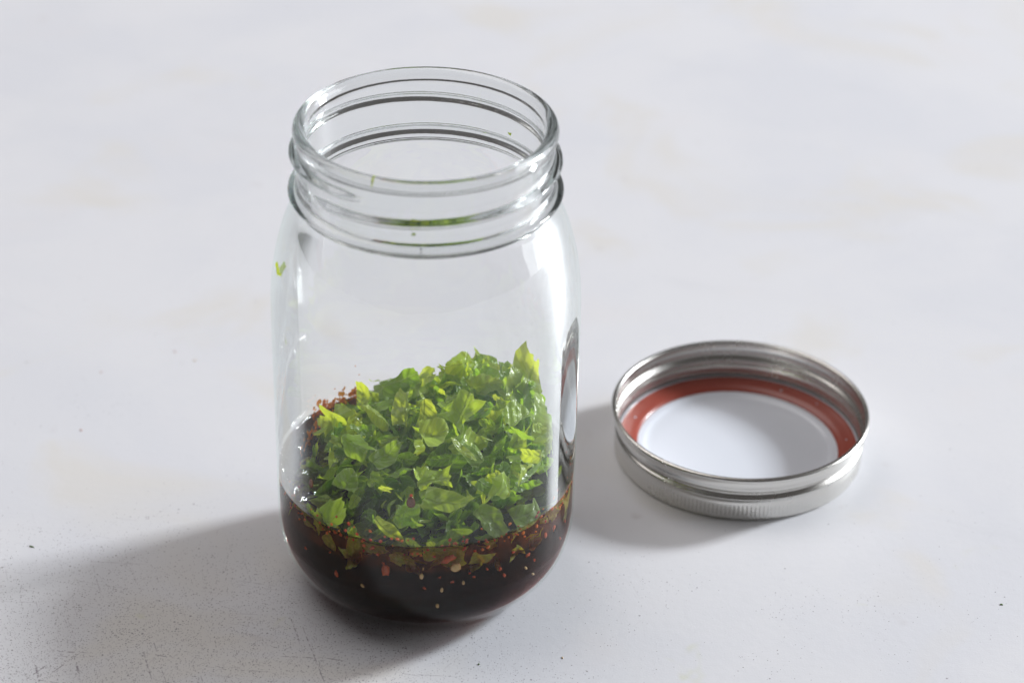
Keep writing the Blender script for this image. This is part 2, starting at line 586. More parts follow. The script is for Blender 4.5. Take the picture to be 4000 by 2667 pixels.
def lathe(name, prof, mat, parent, disp=None, flip=False, wob=0.0, na=NA, rise=False):
    rows = []
    for (r, z) in prof:
        row = []
        near = rise and abs(z - WETTOP) < 9
        for i in range(na):
            phi = 2 * math.pi * i / na
            rr = r + (disp(phi, z) if disp else 0)
            if wob:
                rr += wob * mnoise.noise(Vector((math.cos(phi) * 1.1, math.sin(phi) * 1.1, z * .03))) * min(1, r / 40)
            # phi 0 = front (-y), clockwise from above: front -> -x -> back -> +x
            row.append((-rr * math.sin(phi), -rr * math.cos(phi), z + (creep(phi, z) if near else 0)))
        rows.append(row)
    verts = [v for row in rows for v in row]
    faces = []
    for j in range(len(rows) - 1):
        for i in range(na):
            a, b = j * na + i, j * na + (i + 1) % na
            q = (a, a + na, b + na, b) if not flip else (a, b, b + na, a + na)
            faces.append(q)
    # analytic-like vertex normals from finite differences so that neighbouring shells shade without a seam
    nor = []
    for j in range(len(rows)):
        ja, jb = max(0, j - 1), min(len(rows) - 1, j + 1)
        for i in range(na):
            tu = Vector(rows[jb][i]) - Vector(rows[ja][i])
            ta = Vector(rows[j][(i + 1) % na]) - Vector(rows[j][i - 1])
            nn = tu.cross(ta)
            if nn.length < 1e-9:
                nn = Vector((0, 0, -1 if not flip else 1))
            if flip:
                nn = -nn
            nor.append(tuple(nn.normalized()))
    return verts, faces, nor


jar = empty('mason_jar', (0, 0, 0))
tag(jar, 'tall clear glass jar with a threaded mouth, part filled with chopped herbs', 'jar')


LEVEL, SPLIT, WOB = 38.6, 30.5, .10
WETTOP = LEVEL + 1.4
dry_inner = [q for q in inner_body if q[1] > WETTOP + .2] + [(43.7, WETTOP)]


def jar_part(name, profs, mat, disp=None, wob=0.0):
    shells = []
    for pr, d in profs:
        shells.append(lathe(name, pr, mat, jar, d, False, wob, NA, pr is dry_inner))
    V, F, Nn = [], [], []
    for v, f, n_ in shells:
        o = len(V)
        V += v
        F += [tuple(x + o for x in q) for q in f]
        Nn += n_
    # the profile runs up the outside and down the inside, so the same winding points outward everywhere
    a, b, c, d = (Vector(V[i]) for i in F[len(F) // 3])
    fn = (b - a).cross(c - a)
    if fn.dot(Vector(Nn[F[len(F) // 3][0]])) < 0:
        Nn = [tuple(-x for x in q) for q in Nn]
    return mesh_obj(name, V, F, mat, jar, True, Nn)


BASETOP, NECKLOW = WETTOP + .6, 135.0
iw = next(i for i, q in enumerate(outer_body) if q[1] > BASETOP)
ik = next(i for i, q in enumerate(outer_body) if q[1] > NECKLOW)
outer_base = outer_body[:iw] + [(47.5, BASETOP)]
outer_wall = [(47.5, BASETOP)] + outer_body[iw:ik + 1]
outer_shoulder = outer_body[ik:]
base = jar_part('base', [(outer_base, seam)], M_BASE, wob=WOB)
body = jar_part('body', [(outer_wall, seam)], M_GLASS, wob=WOB)
q0 = outer_body[ik]
arc_in = catmull([(35.45, 136.8), (35.8, 135.9), (36.6, 135.25), (37.8, 135.0), (q0[0] - .3, q0[1] - .05), q0], .3)
neck = jar_part('threaded_neck', [(outer_shoulder[:-1] + outer_neck, neck_disp), (rim_prof, None), (inner_neck[:-2] + arc_in, None)], M_NECK)
jar.location.z = .05 * MM

# ---------------------------------------------------------------- dressing
dressing = empty('dressing', (0, 0, 6))
tag(dressing, 'dark brown oily dressing pooled in the bottom of the glass jar', 'sauce')


wet = catmull([(.01, 3.2), (20, 3.2), (32, 3.0), (36.2, 3.4), (38.3, 4.5), (42.0, 8.2), (44.7, 13.0), (46.3, 19.2), (46.85, 25), (46.9, 28), (46.9, SPLIT)], 1.2)[:-1]
RW = 46.9
RDRY = 40.4


def inner_r(z):
    """radius of the space inside the jar at height z: the dressing up to its line, the dry cavity above"""
    if z < LEVEL:
        pts = sorted((zz, rr) for rr, zz in wet if rr > 34)
        pts.append((LEVEL, RW))
    elif z < LEVEL + 9:
        t = (z - LEVEL) / 9
        return RW + (RDRY - RW) * t * t * (3 - 2 * t)
    elif z < 100:
        return RDRY
    else:
        pts = sorted((zz, rr) for rr, zz in inner_body)
    for i in range(len(pts) - 1):
        if pts[i][0] <= z <= pts[i + 1][0]:
            t = (z - pts[i][0]) / max(1e-6, pts[i + 1][0] - pts[i][0])
            return pts[i][1] + t * (pts[i + 1][1] - pts[i][1])
    return 35.6 if z > 130 else RW


def revolve(name, prof, mats, slot, parent, na=NA, surf=None):
    """closed body of revolution; slot(j) gives the material index of the band between profile points j and j + 1"""
    V, F, K = [], [], []
    for r, z in prof:
        for i in range(na):
            phi = 2 * math.pi * i / na
            rr = r + WOB * mnoise.noise(Vector((math.cos(phi) * 1.1, math.sin(phi) * 1.1, z * .03))) * min(1, r / 40)
            x, y = -rr * math.sin(phi), -rr * math.cos(phi)
            V.append((x, y, z + (surf(x, y, r, z) + creep(phi, z) * max(0, min(1, (r - 43) / 3.5)) if surf else 0)))
    for j in range(len(prof) - 1):
        for i in range(na):
            a, b = j * na + i, j * na + (i + 1) % na
            F.append((a, a + na, b + na, b))
            K.append(slot(j))
    o = mesh_obj(name, V, F, mats[0], parent)
    for m in mats[1:]:
        o.data.materials.append(m)
    o.data.polygons.foreach_set('material_index', K)
    return o


# the glass of the jar stops where the dressing wets it: those faces belong to the dressing
soy_prof = wet + [(RW, SPLIT)] + [(r, SPLIT) for r in (46.5, 42, 38, 30, 15, .01)]
nw = len(wet)
revolve('dark_layer', soy_prof, M_SOY, lambda j: 0 if j < nw else 1, dressing)


def oil_wave(x, y, r, z):
    if z < LEVEL - 1 or r > 46:
        return 0
    k = min(1, (46.4 - r) / 3)
    return k * (.5 * mnoise.noise(Vector((x * .12, y * .12, 4.2))) + .25 * mnoise.noise(Vector((x * .35, y * .35, 1.2))))


oil_prof = [(r, SPLIT + .02) for r in (.01, 15, 30, 38, 42, 46.5)] + [(RW, SPLIT + .02)]
oil_prof += [(RW, SPLIT + (i + 1) * (WETTOP - SPLIT) / 8) for i in range(8)]
oil_prof += [(46.7, LEVEL + .95), (46.4, LEVEL + .62), (45.9, LEVEL + .35), (45.2, LEVEL + .15), (44, LEVEL + .05)]
oil_prof += [(r, LEVEL) for r in (42, 39.5, 38, 36, 34, 32, 30, 27, 24, 21, 18, 14, 10, 5, .01)]
revolve('oil_layer', oil_prof, M_OIL, lambda j: 2 if j < 6 else 0 if j < 14 else 1, dressing, surf=oil_wave)


# ---------------------------------------------------------------- herb leaves


def outline(shape, L, W, rg):
    """2-D outline of a chopped piece, long axis along u"""
    pts = []
    if shape == 'strip':
        n = 9
        for i in range(n + 1):
            t = i / n
            pts.append((L * (t - .5), W * .5 * math.sin(math.pi * (.06 + .9 * t)) ** .6))
        for i in range(n + 1):
            t = 1 - i / n
            pts.append((L * (t - .5), -W * .5 * math.sin(math.pi * (.06 + .9 * t)) ** .8 * .8))
    elif shape == 'strip2':
        cs = [(-.5, -.42), (-.46, .40), (.1, .5), (.5, rg.uniform(.1, .45)), (.44, -.38), (0, -.5)]
        pts = poly(cs, L, W, rg)
    elif shape == 'round':
        n = 20
        cut = rg.uniform(-.3, -.1)
        for i in range(n):
            a = 2 * math.pi * i / n
            x, y = math.cos(a), math.sin(a)
            k = 1 + .10 * math.sin(3 * a + rg.random())
            x = max(x * k, cut * 2.2)
            pts.append((L * .5 * x, W * .5 * y * k))
    else:
        k = rg.choice((3, 4, 4, 5))
        a0 = rg.random() * 6.28
        cs = []
        for i in range(k):
            a = a0 + 2 * math.pi * (i + rg.uniform(-.22, .22)) / k
            cs.append((.55 * math.cos(a), .55 * math.sin(a)))
        pts = poly(cs, L, W, rg)
    # fine raggedness of a knife cut
    j = .018 * min(L, W)
    return [(x + rg.uniform(-j, j), y + rg.uniform(-j, j)) for x, y in pts]


def poly(cs, L, W, rg):
    pts = []
    for i in range(len(cs)):
        a, b = Vector(cs[i]), Vector(cs[(i + 1) % len(cs)])
        nrm = Vector((b.y - a.y, a.x - b.x))
        bow = rg.choice((0, .08, .16, -.14, -.2))
        jag = rg.choice((.02, .045, .08))
        m = 7
        for s in range(m):
            t = s / m
            p = a.lerp(b, t) + nrm * (bow * math.sin(math.pi * t) + (rg.uniform(-jag, jag) if s else 0))
            pts.append((p.x * L, p.y * W))
    return pts


def put_uv(me, UV, RIM):
    a = me.uv_layers.new(name='leaf')
    b = me.uv_layers.new(name='rim')
    vi = [0] * len(me.loops)
    me.loops.foreach_get('vertex_index', vi)
    a.data.foreach_set('uv', [c for i in vi for c in UV[i]])
    b.data.foreach_set('uv', [c for i in vi for c in (RIM[i], 0.0)])


def leaf(pos, nrm, axis, L, W, shape, tone, curl, rg, name='leaf_piece', rings=5, add=True, zmin=7.0, hug=None):
    pts = outline(shape, L, W, rg)
    n = len(pts)
    cxm = sum(p[0] for p in pts) / n
    cym = sum(p[1] for p in pts) / n
    loc = [(cxm, cym)]
    for k in range(1, rings + 1):
        f = k / rings
        loc += [(cxm + (x - cxm) * f, cym + (y - cym) * f) for x, y in pts]
    faces = [(0, 1 + i, 1 + (i + 1) % n) for i in range(n)]
    for k in range(rings - 1):
        o, q = 1 + k * n, 1 + (k + 1) * n
        faces += [(o + i, q + i, q + (i + 1) % n, o + (i + 1) % n) for i in range(n)]
    nv = Vector(nrm).normalized()
    ax = Vector(axis)
    ax = (ax - nv * ax.dot(nv)).normalized()
    by = nv.cross(ax)
    ca = rg.uniform(-.7, .7) + (0 if rg.random() < .5 else 1.57)
    ce, se = math.cos(ca), math.sin(ca)
    size = max(L, W)
    rad = size / max(.05, curl * rg.uniform(.8, 1.5)) * (1 if rg.random() < .6 else -1)
    twist = rg.uniform(-.5, .5) * curl / size
    fold = (rg.uniform(.2, .9) if rg.random() < .45 else 0) * (1 if rad > 0 else -1)
    seed = rg.random() * 50
    V, UV, RIM = [], [], []
    su = rg.uniform(-.15, .15)
    for q_, (x, y) in enumerate(loc):
        RIM.append(0 if q_ == 0 else (1 + (q_ - 1) // n) / rings)
        UV.append((x / size + .5, y / size + su))
        a = x * ce + y * se
        b = -x * se + y * ce
        th = a / rad
        aa = rad * math.sin(th)
        zz = rad * (1 - math.cos(th))
        zz += twist * a * b + fold * abs(b)
        zz += .11 * size * mnoise.noise(Vector((x * 3.2 / size, y * 3.2 / size, seed)))
        zz += .045 * size * mnoise.noise(Vector((x * 9 / size, y * 9 / size, seed + 9)))
        xx, yy = aa * ce - b * se, aa * se + b * ce
        P = Vector(pos) + ax * xx + by * yy + nv * zz
        rr = math.hypot(P.x, P.y)
        lim = (inner_r(max(7.0, P.z)) - .45) if hug is None else hug
        if rr > lim:
            k = lim + .25 * math.tanh((rr - lim) * .2)
            P.x *= k / rr
            P.y *= k / rr
        P.z = max(P.z, zmin)
        V.append(P)
    if not add:
        return V, faces, (UV, RIM)
    c = Vector(pos)
    me = bpy.data.meshes.new(name)
    me.from_pydata([tuple((v - c) * MM) for v in V], [], faces)
    me.polygons.foreach_set('use_smooth', [True] * len(me.polygons))
    put_uv(me, UV, RIM)
    me.materials.append(M_LEAF)
    o = bpy.data.objects.new(name, me)
    COL.objects.link(o)
    o.location = c * MM
    o['tone'] = float(tone)
    return o


HEROES = [
    ((11.5, -5.9, 59.3), (-0.17, -0.5, 0.85), (0.42, 0.74, 0.52), 18.4, 15.7, 'cut', 0.55, 0.9, 'largest chopped leaf, folded with a bright rolled edge, middle of the heap'),
    ((1.3, -13.6, 58.5), (0.28, -0.54, 0.79), (0.89, 0.45, -0.01), 11.5, 9.7, 'round', 0.85, 0.5, 'rounded bright leaf piece just in front of the large folded leaf'),
    ((32.0, 19.0, 60.2), (0.28, -0.76, 0.59), (0.40, 0.45, 0.80), 20.0, 13.0, 'strip2', 0.85, 0.5, 'upright pointed leaf sticking up highest above the heap'),
    ((-8.1, 4.8, 56.7), (-0.06, -0.65, 0.76), (0.04, 0.76, 0.65), 13.1, 5.8, 'strip2', 0.9, 0.6, 'yellow-green curled leaf strip standing upright at the back of the heap'),
    ((5.7, -41.0, 50.7), (0.1, -0.41, 0.9), (0.96, -0.21, -0.2), 18.5, 13.9, 'round', 0.6, 1.0, 'cupped leaf with a pale shiny underside low at the front glass'),
    ((3.9, -30.0, 54.3), (-0.16, -0.49, 0.86), (0.96, 0.14, 0.25), 15.3, 11.3, 'cut', 0.6, 0.5, 'broad green leaf piece above the cupped leaf'),
    ((29.5, -29.8, 39.2), (0.16, -0.47, 0.87), (0.9, 0.43, 0.07), 15.5, 10.8, 'round', 0.4, 0.7, 'dark rounded leaf just over the dressing on the lid side'),
    ((10.0, 31.1, 55.3), (0.02, -0.79, 0.61), (0.15, 0.61, 0.78), 12.1, 9.9, 'cut', 0.7, 0.5, 'light leaf rising at the back of the heap'),
    ((19.0, 30.6, 55.3), (0.2, -0.83, 0.52), (0.46, 0.55, 0.69), 10.6, 10.2, 'cut', 0.2, 0.4, 'dark rough leaf standing at the back beside the upright pointed leaf'),
    ((12.0, -22.6, 59.0), (0.25, -0.42, 0.87), (0.75, -0.48, -0.44), 10.7, 2.9, 'strip', 0.95, 0.2, 'thin pale leaf stalk slanting down from the large folded leaf'),
    ((-16.3, 4.1, 54.5), (0.22, -0.56, 0.8), (0.7, -0.48, -0.53), 10.8, 4.1, 'strip2', 0.85, 0.3, 'short bright leaf sliver leaning toward the chili-stained wall'),
    ((-24.4, -25.6, 48.1), (-0.29, -0.47, 0.83), (0.45, 0.7, 0.55), 10.8, 8.9, 'round', 0.3, 0.4, 'pale grey-green rounded leaf on the shaded side of the heap'),
    ((28.9, -0.3, 58.4), (0.38, -0.4, 0.83), (0.66, 0.75, 0.06), 12.3, 8.5, 'cut', 0.65, 0.5, 'leaf with a white glint on the lid side of the heap'),
    ((36.9, 0.8, 54.7), (0.48, -0.56, 0.68), (-0.05, 0.75, 0.65), 19.3, 5.5, 'strip2', 0.9, 0.3, 'tall bright leaf lying along the glass on the lid side'),
    ((24.0, -32.0, 52.1), (0.35, -0.58, 0.74), (0.36, 0.81, 0.46), 12.6, 7.3, 'cut', 0.6, 0.4, 'wedge-shaped leaf beside the broad green leaf piece'),
    ((-27.5, -31.6, 39.1), (-0.2, -0.47, 0.86), (0.94, 0.15, 0.31), 14.2, 7.8, 'cut', 0.45, 0.5, 'leaf piece at the dressing line on the shaded side'),
    ((32.5, -26.0, 53.0), (0.43, -0.62, 0.65), (0.18, 0.77, 0.61), 10.7, 6.7, 'cut', 0.95, 0.5, 'glowing yellow-green leaf curl near the lid side glass'),
    ((-10.0, 24.1, 53.4), (-0.15, -0.72, 0.68), (0.92, 0.14, 0.35), 13.4, 7.8, 'cut', 0.15, 0.4, 'dark green leaf at the top of the low side of the heap'),
    ((16.9, -14.5, 57.8), (0.27, -0.54, 0.79), (0.58, -0.57, -0.58), 9.5, 8.1, 'cut', 0.9, 0.4, 'bright leaf scrap tucked behind the large folded leaf'),
    ((-12.6, -19.1, 53.7), (-0.14, -0.49, 0.86), (0.8, 0.46, 0.39), 12.8, 7.4, 'round', 0.35, 0.5, 'dull green leaf piece between the rounded bright leaf and the shaded side'),
    ((-21.3, -9.4, 51.8), (-0.21, -0.49, 0.84), (0.77, -0.62, -0.17), 12.3, 8.2, 'cut', 0.4, 0.5, 'mid green leaf high on the shaded side of the heap'),
    ((-4.9, -39.7, 47.9), (-0.06, -0.55, 0.83), (0.29, 0.79, 0.54), 10.6, 7.9, 'cut', 0.3, 0.3, 'greyish flat leaf beside the cupped leaf'),
    ((21.5, -35.9, 41.8), (0.09, -0.54, 0.84), (0.64, -0.61, -0.46), 11.4, 7.3, 'strip2', 0.4, 0.6, 'folded leaf just over the dressing in front'),
    ((14.2, -39.0, 51.9), (0.19, -0.61, 0.77), (0.36, 0.78, 0.52), 7.9, 5.9, 'cut', 0.7, 0.4, 'small upright leaf scrap touching the cupped leaf'),
    ((-9.7, -40.3, 41.0), (-0.2, -0.98, 0.08), (0.73, -0.2, -0.65), 12.2, 4.7, 'strip', 0.9, 0.2, 'green leaf spear poking down through the dressing line at the front'),
    ((16.9, -38.8, 31.9), (0.36, -0.93, 0.08), (0.93, 0.36, -0.01), 9.7, 5.0, 'cut', 0.75, 0.1, 'pale triangular leaf sunk in the dressing under the heap'),
    ((-20.5, -37.0, 28.2), (-0.43, -0.9, 0.08), (0.75, -0.4, -0.53), 6.2, 6.2, 'cut', 0.7, 0.3, 'olive triangular leaf sunk in the dressing on the shaded side'),
    ((27.0, -32.6, 29.5), (0.58, -0.81, 0.08), (0.71, 0.55, 0.44), 7.4, 6.3, 'cut', 0.85, 0.3, 'yellow-green leaf scrap sunk in the dressing on the lid side'),
    ((-27.3, -32.3, 32.4), (-0.58, -0.81, 0.08), (0.56, -0.47, -0.68), 8.4, 4.2, 'round', 0.6, 0.2, 'amber soaked leaf piece at the dressing line on the shaded side'),
    ((41.6, -10.0, 31.5), (0.94, -0.34, 0.08), (0.13, 0.55, 0.82), 15.2, 4.0, 'strip2', 0.85, 0.1, 'wet leaf pressed on the glass facing the lid at the dressing line'),
    ((25.8, -33.1, 35.4), (0.56, -0.83, 0.08), (0.47, 0.39, 0.79), 5.4, 3.6, 'cut', 0.8, 0.2, 'pale crumpled leaf crossing the dressing line'),
    ((-1.8, -42.0, 37.5), (-0.03, -1.0, 0.08), (0.86, -0.07, -0.51), 6.7, 3.2, 'strip', 0.6, 0.1, 'thin yellow leaf sliver sunk behind the spear'),
    ((6.4, -41.1, 37.2), (0.14, -0.99, 0.08), (0.99, 0.15, 0.08), 9.3, 5.0, 'cut', 0.25, 0.2, 'dark olive leaf floating under the dressing line in front'),
    ((-12.2, -39.1, 35.3), (-0.26, -0.96, 0.08), (0.9, -0.21, 0.37), 8.0, 5.3, 'cut', 0.25, 0.2, 'dark soaked leaf beside the red flake'),
    ((33.0, -25.7, 28.8), (0.73, -0.68, 0.08), (0.53, 0.63, 0.57), 8.2, 5.1, 'cut', 0.4, 0.2, 'brown green leaf soaking near the lid side glass'),
    ((11.0, -40.0, 40.9), (0.24, -0.97, 0.08), (0.96, 0.25, 0.15), 8.5, 4.4, 'round', 0.4, 0.2, 'green leaf half under the dressing line in front'),
    ((19.0, -36.6, 36.7), (0.41, -0.91, 0.08), (0.9, 0.39, -0.19), 8.6, 5.0, 'cut', 0.35, 0.2, 'leaf half sunk beside the pale crumpled leaf'),
    ((-3.4, -40.4, 44.5), (-0.07, -0.99, 0.08), (0.99, -0.08, -0.13), 8.0, 3.5, 'cut', 0.4, 0.2, 'leaf floating flat on the dressing in front of the spear'),
    ((-32.6, -26.5, 33.4), (-0.71, -0.7, 0.08), (0.5, -0.58, -0.64), 8.2, 4.2, 'cut', 0.3, 0.2, 'dark leaf at the dressing line below the sauce drop'),
    ((21.9, -36.1, 26.9), (0.47, -0.88, 0.08), (0.13, -0.02, -0.99), 4.6, 2.1, 'strip', 0.5, 0.1, 'narrow leaf shred hanging under the pale triangular leaf'),
    ((-7.2, -41.7, 32.4), (-0.15, -0.99, 0.08), (0.66, -0.16, -0.74), 5.4, 2.4, 'strip', 0.7, 0.1, 'speckled leaf shred next to the red chili flake'),
]
for hi, (pos, nrm, axis, L, W, shape, tone, curl, label) in enumerate(HEROES):
    if pos[2] < LEVEL + 2:
        k = 46.2 / 43.2
        pos = (pos[0] * k, pos[1] * k, pos[2] + 1.0)
    o = leaf(pos, nrm, axis, L, W, shape, tone, curl, random.Random(300 + hi), rings=7)
    tag(o, label, 'leaf piece', 'distinct chopped leaves in the jar')


def heap_z(x, y):
    r = math.hypot(x, y)
    b = 7 * math.exp(-((x - 30) ** 2 + (y - 17) ** 2) / 170) + 3.5 * math.exp(-((x - 13) ** 2 + (y - 27) ** 2) / 130)
    return 43 + 10 * (1 - (r / 44) ** 2) + 0.15 * x + 0.05 * y + b


def zone(x, y):
    if x < -21:
        return 'on the shaded flank of the heap', 'scraps on the shaded flank of the heap'
    if x > 24:
        return 'on the heap flank toward the metal band', 'scraps on the sunlit flank of the heap'
    if y < -20:
        return 'low on the front slope of the heap', 'scraps on the front slope of the heap'
    if y > 18:
        return 'along the far upper edge of the heap', 'scraps along the far edge of the heap'
    if x < 0:
        return 'mid-heap on the chili-stained side', 'scraps on the middle of the heap'
    return 'mid-heap on the metal band side', 'scraps on the middle of the heap'


def describe(L, sh, tone):
    size = 'tiny' if L < 5.2 else 'small' if L < 8 else 'medium' if L < 10.5 else 'broad'
    hue = 'bright yellow-green' if tone > .8 else 'light green' if tone > .55 else 'mid green' if tone > .3 else 'dark green'
    form = {'strip': 'leaf sliver', 'strip2': 'oblong leaf scrap', 'round': 'rounded leaf scrap', 'cut': 'angular leaf scrap'}[sh]
    return '%s %s %s' % (size, hue, form)


placed = []
count = 0
tries = 0
while count < 215 and tries < 6000:
    tries += 1
    a = rng.random() * 2 * math.pi
    r = 40.0 * math.sqrt(rng.random())
    x, y = r * math.cos(a), r * math.sin(a)
    z = heap_z(x, y) + rng.uniform(-5, 3.0)
    if any((x - q[0]) ** 2 + (y - q[1]) ** 2 + (z - q[2]) ** 2 < 2.6 ** 2 for q in placed):
        continue
    placed.append((x, y, z))
    nv = Vector((rng.gauss(0, .75), rng.gauss(-.25, .75), rng.gauss(.55, .5)))
    if nv.length < .2:
        nv = Vector((0, 0, 1))
    axv = Vector((rng.gauss(0, 1), rng.gauss(0, 1), rng.gauss(0, .6)))
    if axv.cross(nv).length < .1:
        axv = Vector((1, .3, 0))
    L = rng.uniform(7, 13.5) if rng.random() < .62 else rng.uniform(3.5, 6.5)
    W = L * rng.uniform(.3, .75)
    sh = rng.choice(('cut', 'cut', 'cut', 'cut', 'strip2', 'strip2', 'strip2', 'strip', 'strip', 'round'))
    if sh == 'strip':
        W = L * .22
    tone = min(1, max(0, rng.gauss(.64, .34)))
    o = leaf((x, y, z), nv, axv, L, W, sh, tone, rng.uniform(.4, 2.1), rng, zmin=34)
    zn = zone(x, y)
    tag(o, describe(L, sh, tone) + ' ' + zn[0], 'leaf scrap', zn[1])
    count += 1

# scraps steeping in the oily top of the dressing along the front glass
for k in range(37):
    a = R(rng.uniform(-172, -8))
    r = rng.uniform(40.5, 46.2)
    x, y, z = r * math.cos(a), r * math.sin(a), rng.uniform(29.5, 39.0)
    nv = Vector((x / r + rng.gauss(0, .35), y / r + rng.gauss(0, .35), rng.gauss(.1, .4)))
    L = rng.uniform(5, 11)
    sh = rng.choice(('cut', 'cut', 'strip2', 'strip'))
    tone = min(1, max(.1, rng.gauss(.6, .25)))
    o = leaf((x, y, z), nv, (rng.gauss(0, 1), rng.gauss(0, 1), rng.gauss(0, .7)), L, L * rng.uniform(.3, .75), sh, tone, rng.uniform(.1, .6), rng, zmin=27)
    side = 'on the shaded side' if x < -18 else 'toward the metal band' if x > 18 else 'at the front glass'
    tag(o, describe(L, sh, tone) + ' soaked in dressing ' + side, 'leaf scrap', 'soaked scraps in the oily dressing')

# the packed inside of the heap, which nobody could count
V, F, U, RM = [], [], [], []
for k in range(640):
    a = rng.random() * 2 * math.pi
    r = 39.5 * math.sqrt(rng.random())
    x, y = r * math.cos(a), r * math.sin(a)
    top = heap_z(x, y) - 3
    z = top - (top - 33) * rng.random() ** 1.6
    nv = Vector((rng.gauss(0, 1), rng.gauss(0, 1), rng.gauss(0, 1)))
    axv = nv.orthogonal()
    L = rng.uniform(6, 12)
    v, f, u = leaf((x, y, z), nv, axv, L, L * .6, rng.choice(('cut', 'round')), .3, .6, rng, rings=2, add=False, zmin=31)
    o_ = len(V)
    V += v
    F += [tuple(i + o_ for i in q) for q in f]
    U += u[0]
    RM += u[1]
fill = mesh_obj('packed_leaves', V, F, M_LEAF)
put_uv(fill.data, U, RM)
fill['tone'] = 0.10  # dark tone puts the deep shade between the leaves into their colour
tag(fill, 'dense packed leaf scraps, darkened as shade, filling the inside of the herb heap', 'leaves', kind='stuff')


# ---------------------------------------------------------------- chili flakes and seeds
def blob(name, pos, nrm, a, b, c, mat, rg, rough=.25, sub=2):
    """small lumpy solid, half axes a, b in the wall plane and c across it"""
    bm = bmesh.new()
    bmesh.ops.create_icosphere(bm, subdivisions=sub, radius=1)
    nv = Vector(nrm).normalized()
    ax = nv.orthogonal().normalized()
    ax.rotate(Matrix.Rotation(rg.random() * 6.28, 3, nv))
    by = nv.cross(ax)
    s = rg.random() * 90
    for v in bm.verts:
        k = 1 + rough * mnoise.noise(v.co * 1.6 + Vector((s, 0, 0)))
        v.co = (ax * v.co.x * a + by * v.co.y * b + nv * v.co.z * c) * k * MM
    me = bpy.data.meshes.new(name)
    bm.to_mesh(me)
    bm.free()
    me.polygons.foreach_set('use_smooth', [True] * len(me.polygons))
    me.materials.append(mat)
    o = bpy.data.objects.new(name, me)
    COL.objects.link(o)
    o.location = Vector(pos) * MM
    return o


def in_wall(x, y, z, gap=.35):
    """move a point radially so that it touches the inside of the glass at its height"""
    r = math.hypot(x, y)
    k = (inner_r(z) - gap) / r
    return (x * k, y * k, z)


SEEDS = [
    ((10.0, -42.3, 31.6), 3.5, 'large round tan seed slice under the dressing line beside the orange flake'),
    ((-16.9, -40.1, 22.0), 1.6, 'pale seed alone in the dark dressing below the olive triangular leaf'),
    ((0.3, -43.5, 29.0), 2.4, 'long tan seed lying flat beside the large round seed slice'),
    ((12.2, -41.8, 25.4), 1.6, 'pale lumpy seed below the large round seed slice'),
    ((6.1, -43.1, 23.4), 1.9, 'spindle-shaped tan seed deep in the dark dressing in front'),
    ((30.1, -31.4, 23.1), 1.6, 'pale seed with a red speck under the yellow-green sunk leaf'),
    ((32.7, -28.7, 18.4), 1.4, 'slim pale seed low on the glass toward the metal band'),
    ((4.9, -43.2, 16.8), 1.9, 'lowest faint seed near the bottom of the jar'),
    ((0.8, -43.5, 31.8), 0.9, 'tiny white seed dot above the long tan seed'),
]
for k, (p, s, label) in enumerate(SEEDS):
    q = in_wall(*p, gap=.25)
    big = s > 3
    o = blob('chili_seed', q, (q[0], q[1], -8 if q[2] < 24 else 0), s * .5, s * (.48 if big else .27), .45, M_SEED, rng, .3)
    tag(o, label, 'seed', 'chili seeds in the dressing')

FLAKES = [
    ((-9.9, -42.4, 30.1), 4.3, 'largest red chili flake lying in the dark dressing in front'),
    ((-13.6, -41.3, 37.6), 1.9, 'bright red chili flake just under the dressing line by the leaf spear'),
    ((7.9, -42.8, 35.2), 4.8, 'orange chili flake above the large round seed slice'),
    ((-24.6, -35.8, 23.0), 2.2, 'slim orange chili flake under the olive triangular leaf'),
    ((30.6, -30.9, 27.9), 1.9, None), ((35.5, -25.1, 31.1), 2.2, None), ((38.1, -21.1, 30.8), 1.9, None),
    ((22.6, -37.2, 27.3), 1.6, None), ((23.9, -36.4, 24.2), 1.6, None), ((1.2, -43.5, 24.4), 1.3, None),
    ((-10.5, -42.2, 32.5), 1.1, None), ((15.2, -40.7, 27.0), 1.1, None), ((-26.3, -34.6, 30.3), 1.1, None),
    ((-34.0, -27.1, 25.8), 1.1, None), ((26.2, -34.7, 31.8), 1.1, None), ((18.9, -39.2, 28.8), 1.1, None),
    ((9.1, -42.5, 26.3), 1.1, None), ((32.5, -28.9, 24.3), 1.1, None), ((40.2, -16.7, 23.3), 1.2, None),
    ((41.4, -13.5, 27.6), 1.1, None), ((14.0, -41.2, 28.7), .9, None), ((5.5, -43.2, 28.4), .9, None),
]
for p, s, label in FLAKES:
    q = in_wall(*p, gap=.2)
    o = blob('chili_flake', q, (q[0], q[1], 0), s * .5, s * .3, .3, M_FLAKE, rng, .7)
    tag(o, label or 'tiny chili flake suspended against the glass in the dark dressing', 'chili flake', 'chili flakes in the dressing')
# beads of chili clinging along the dressing line
def merge(name, parts, label, cat):
    """join grains too small to pick apart into one mass"""
    bm = bmesh.new()
    mats = []
    for p in parts:
        n0 = len(bm.faces)
        v0 = len(bm.verts)
        bm.from_mesh(p.data)
        bm.verts.ensure_lookup_table()
        bm.faces.ensure_lookup_table()
        for v in bm.verts[v0:]:
            v.co += p.location
        m = p.data.materials[0]
        if m not in mats:
            mats.append(m)
        for f in bm.faces[n0:]:
            f.material_index = mats.index(m)
            f.smooth = True
        bpy.data.objects.remove(p)
    me = bpy.data.meshes.new(name)
    bm.to_mesh(me)
    bm.free()
    for m in mats:
        me.materials.append(m)
    o = bpy.data.objects.new(name, me)
    COL.objects.link(o)
    return tag(o, label, cat, kind='stuff')


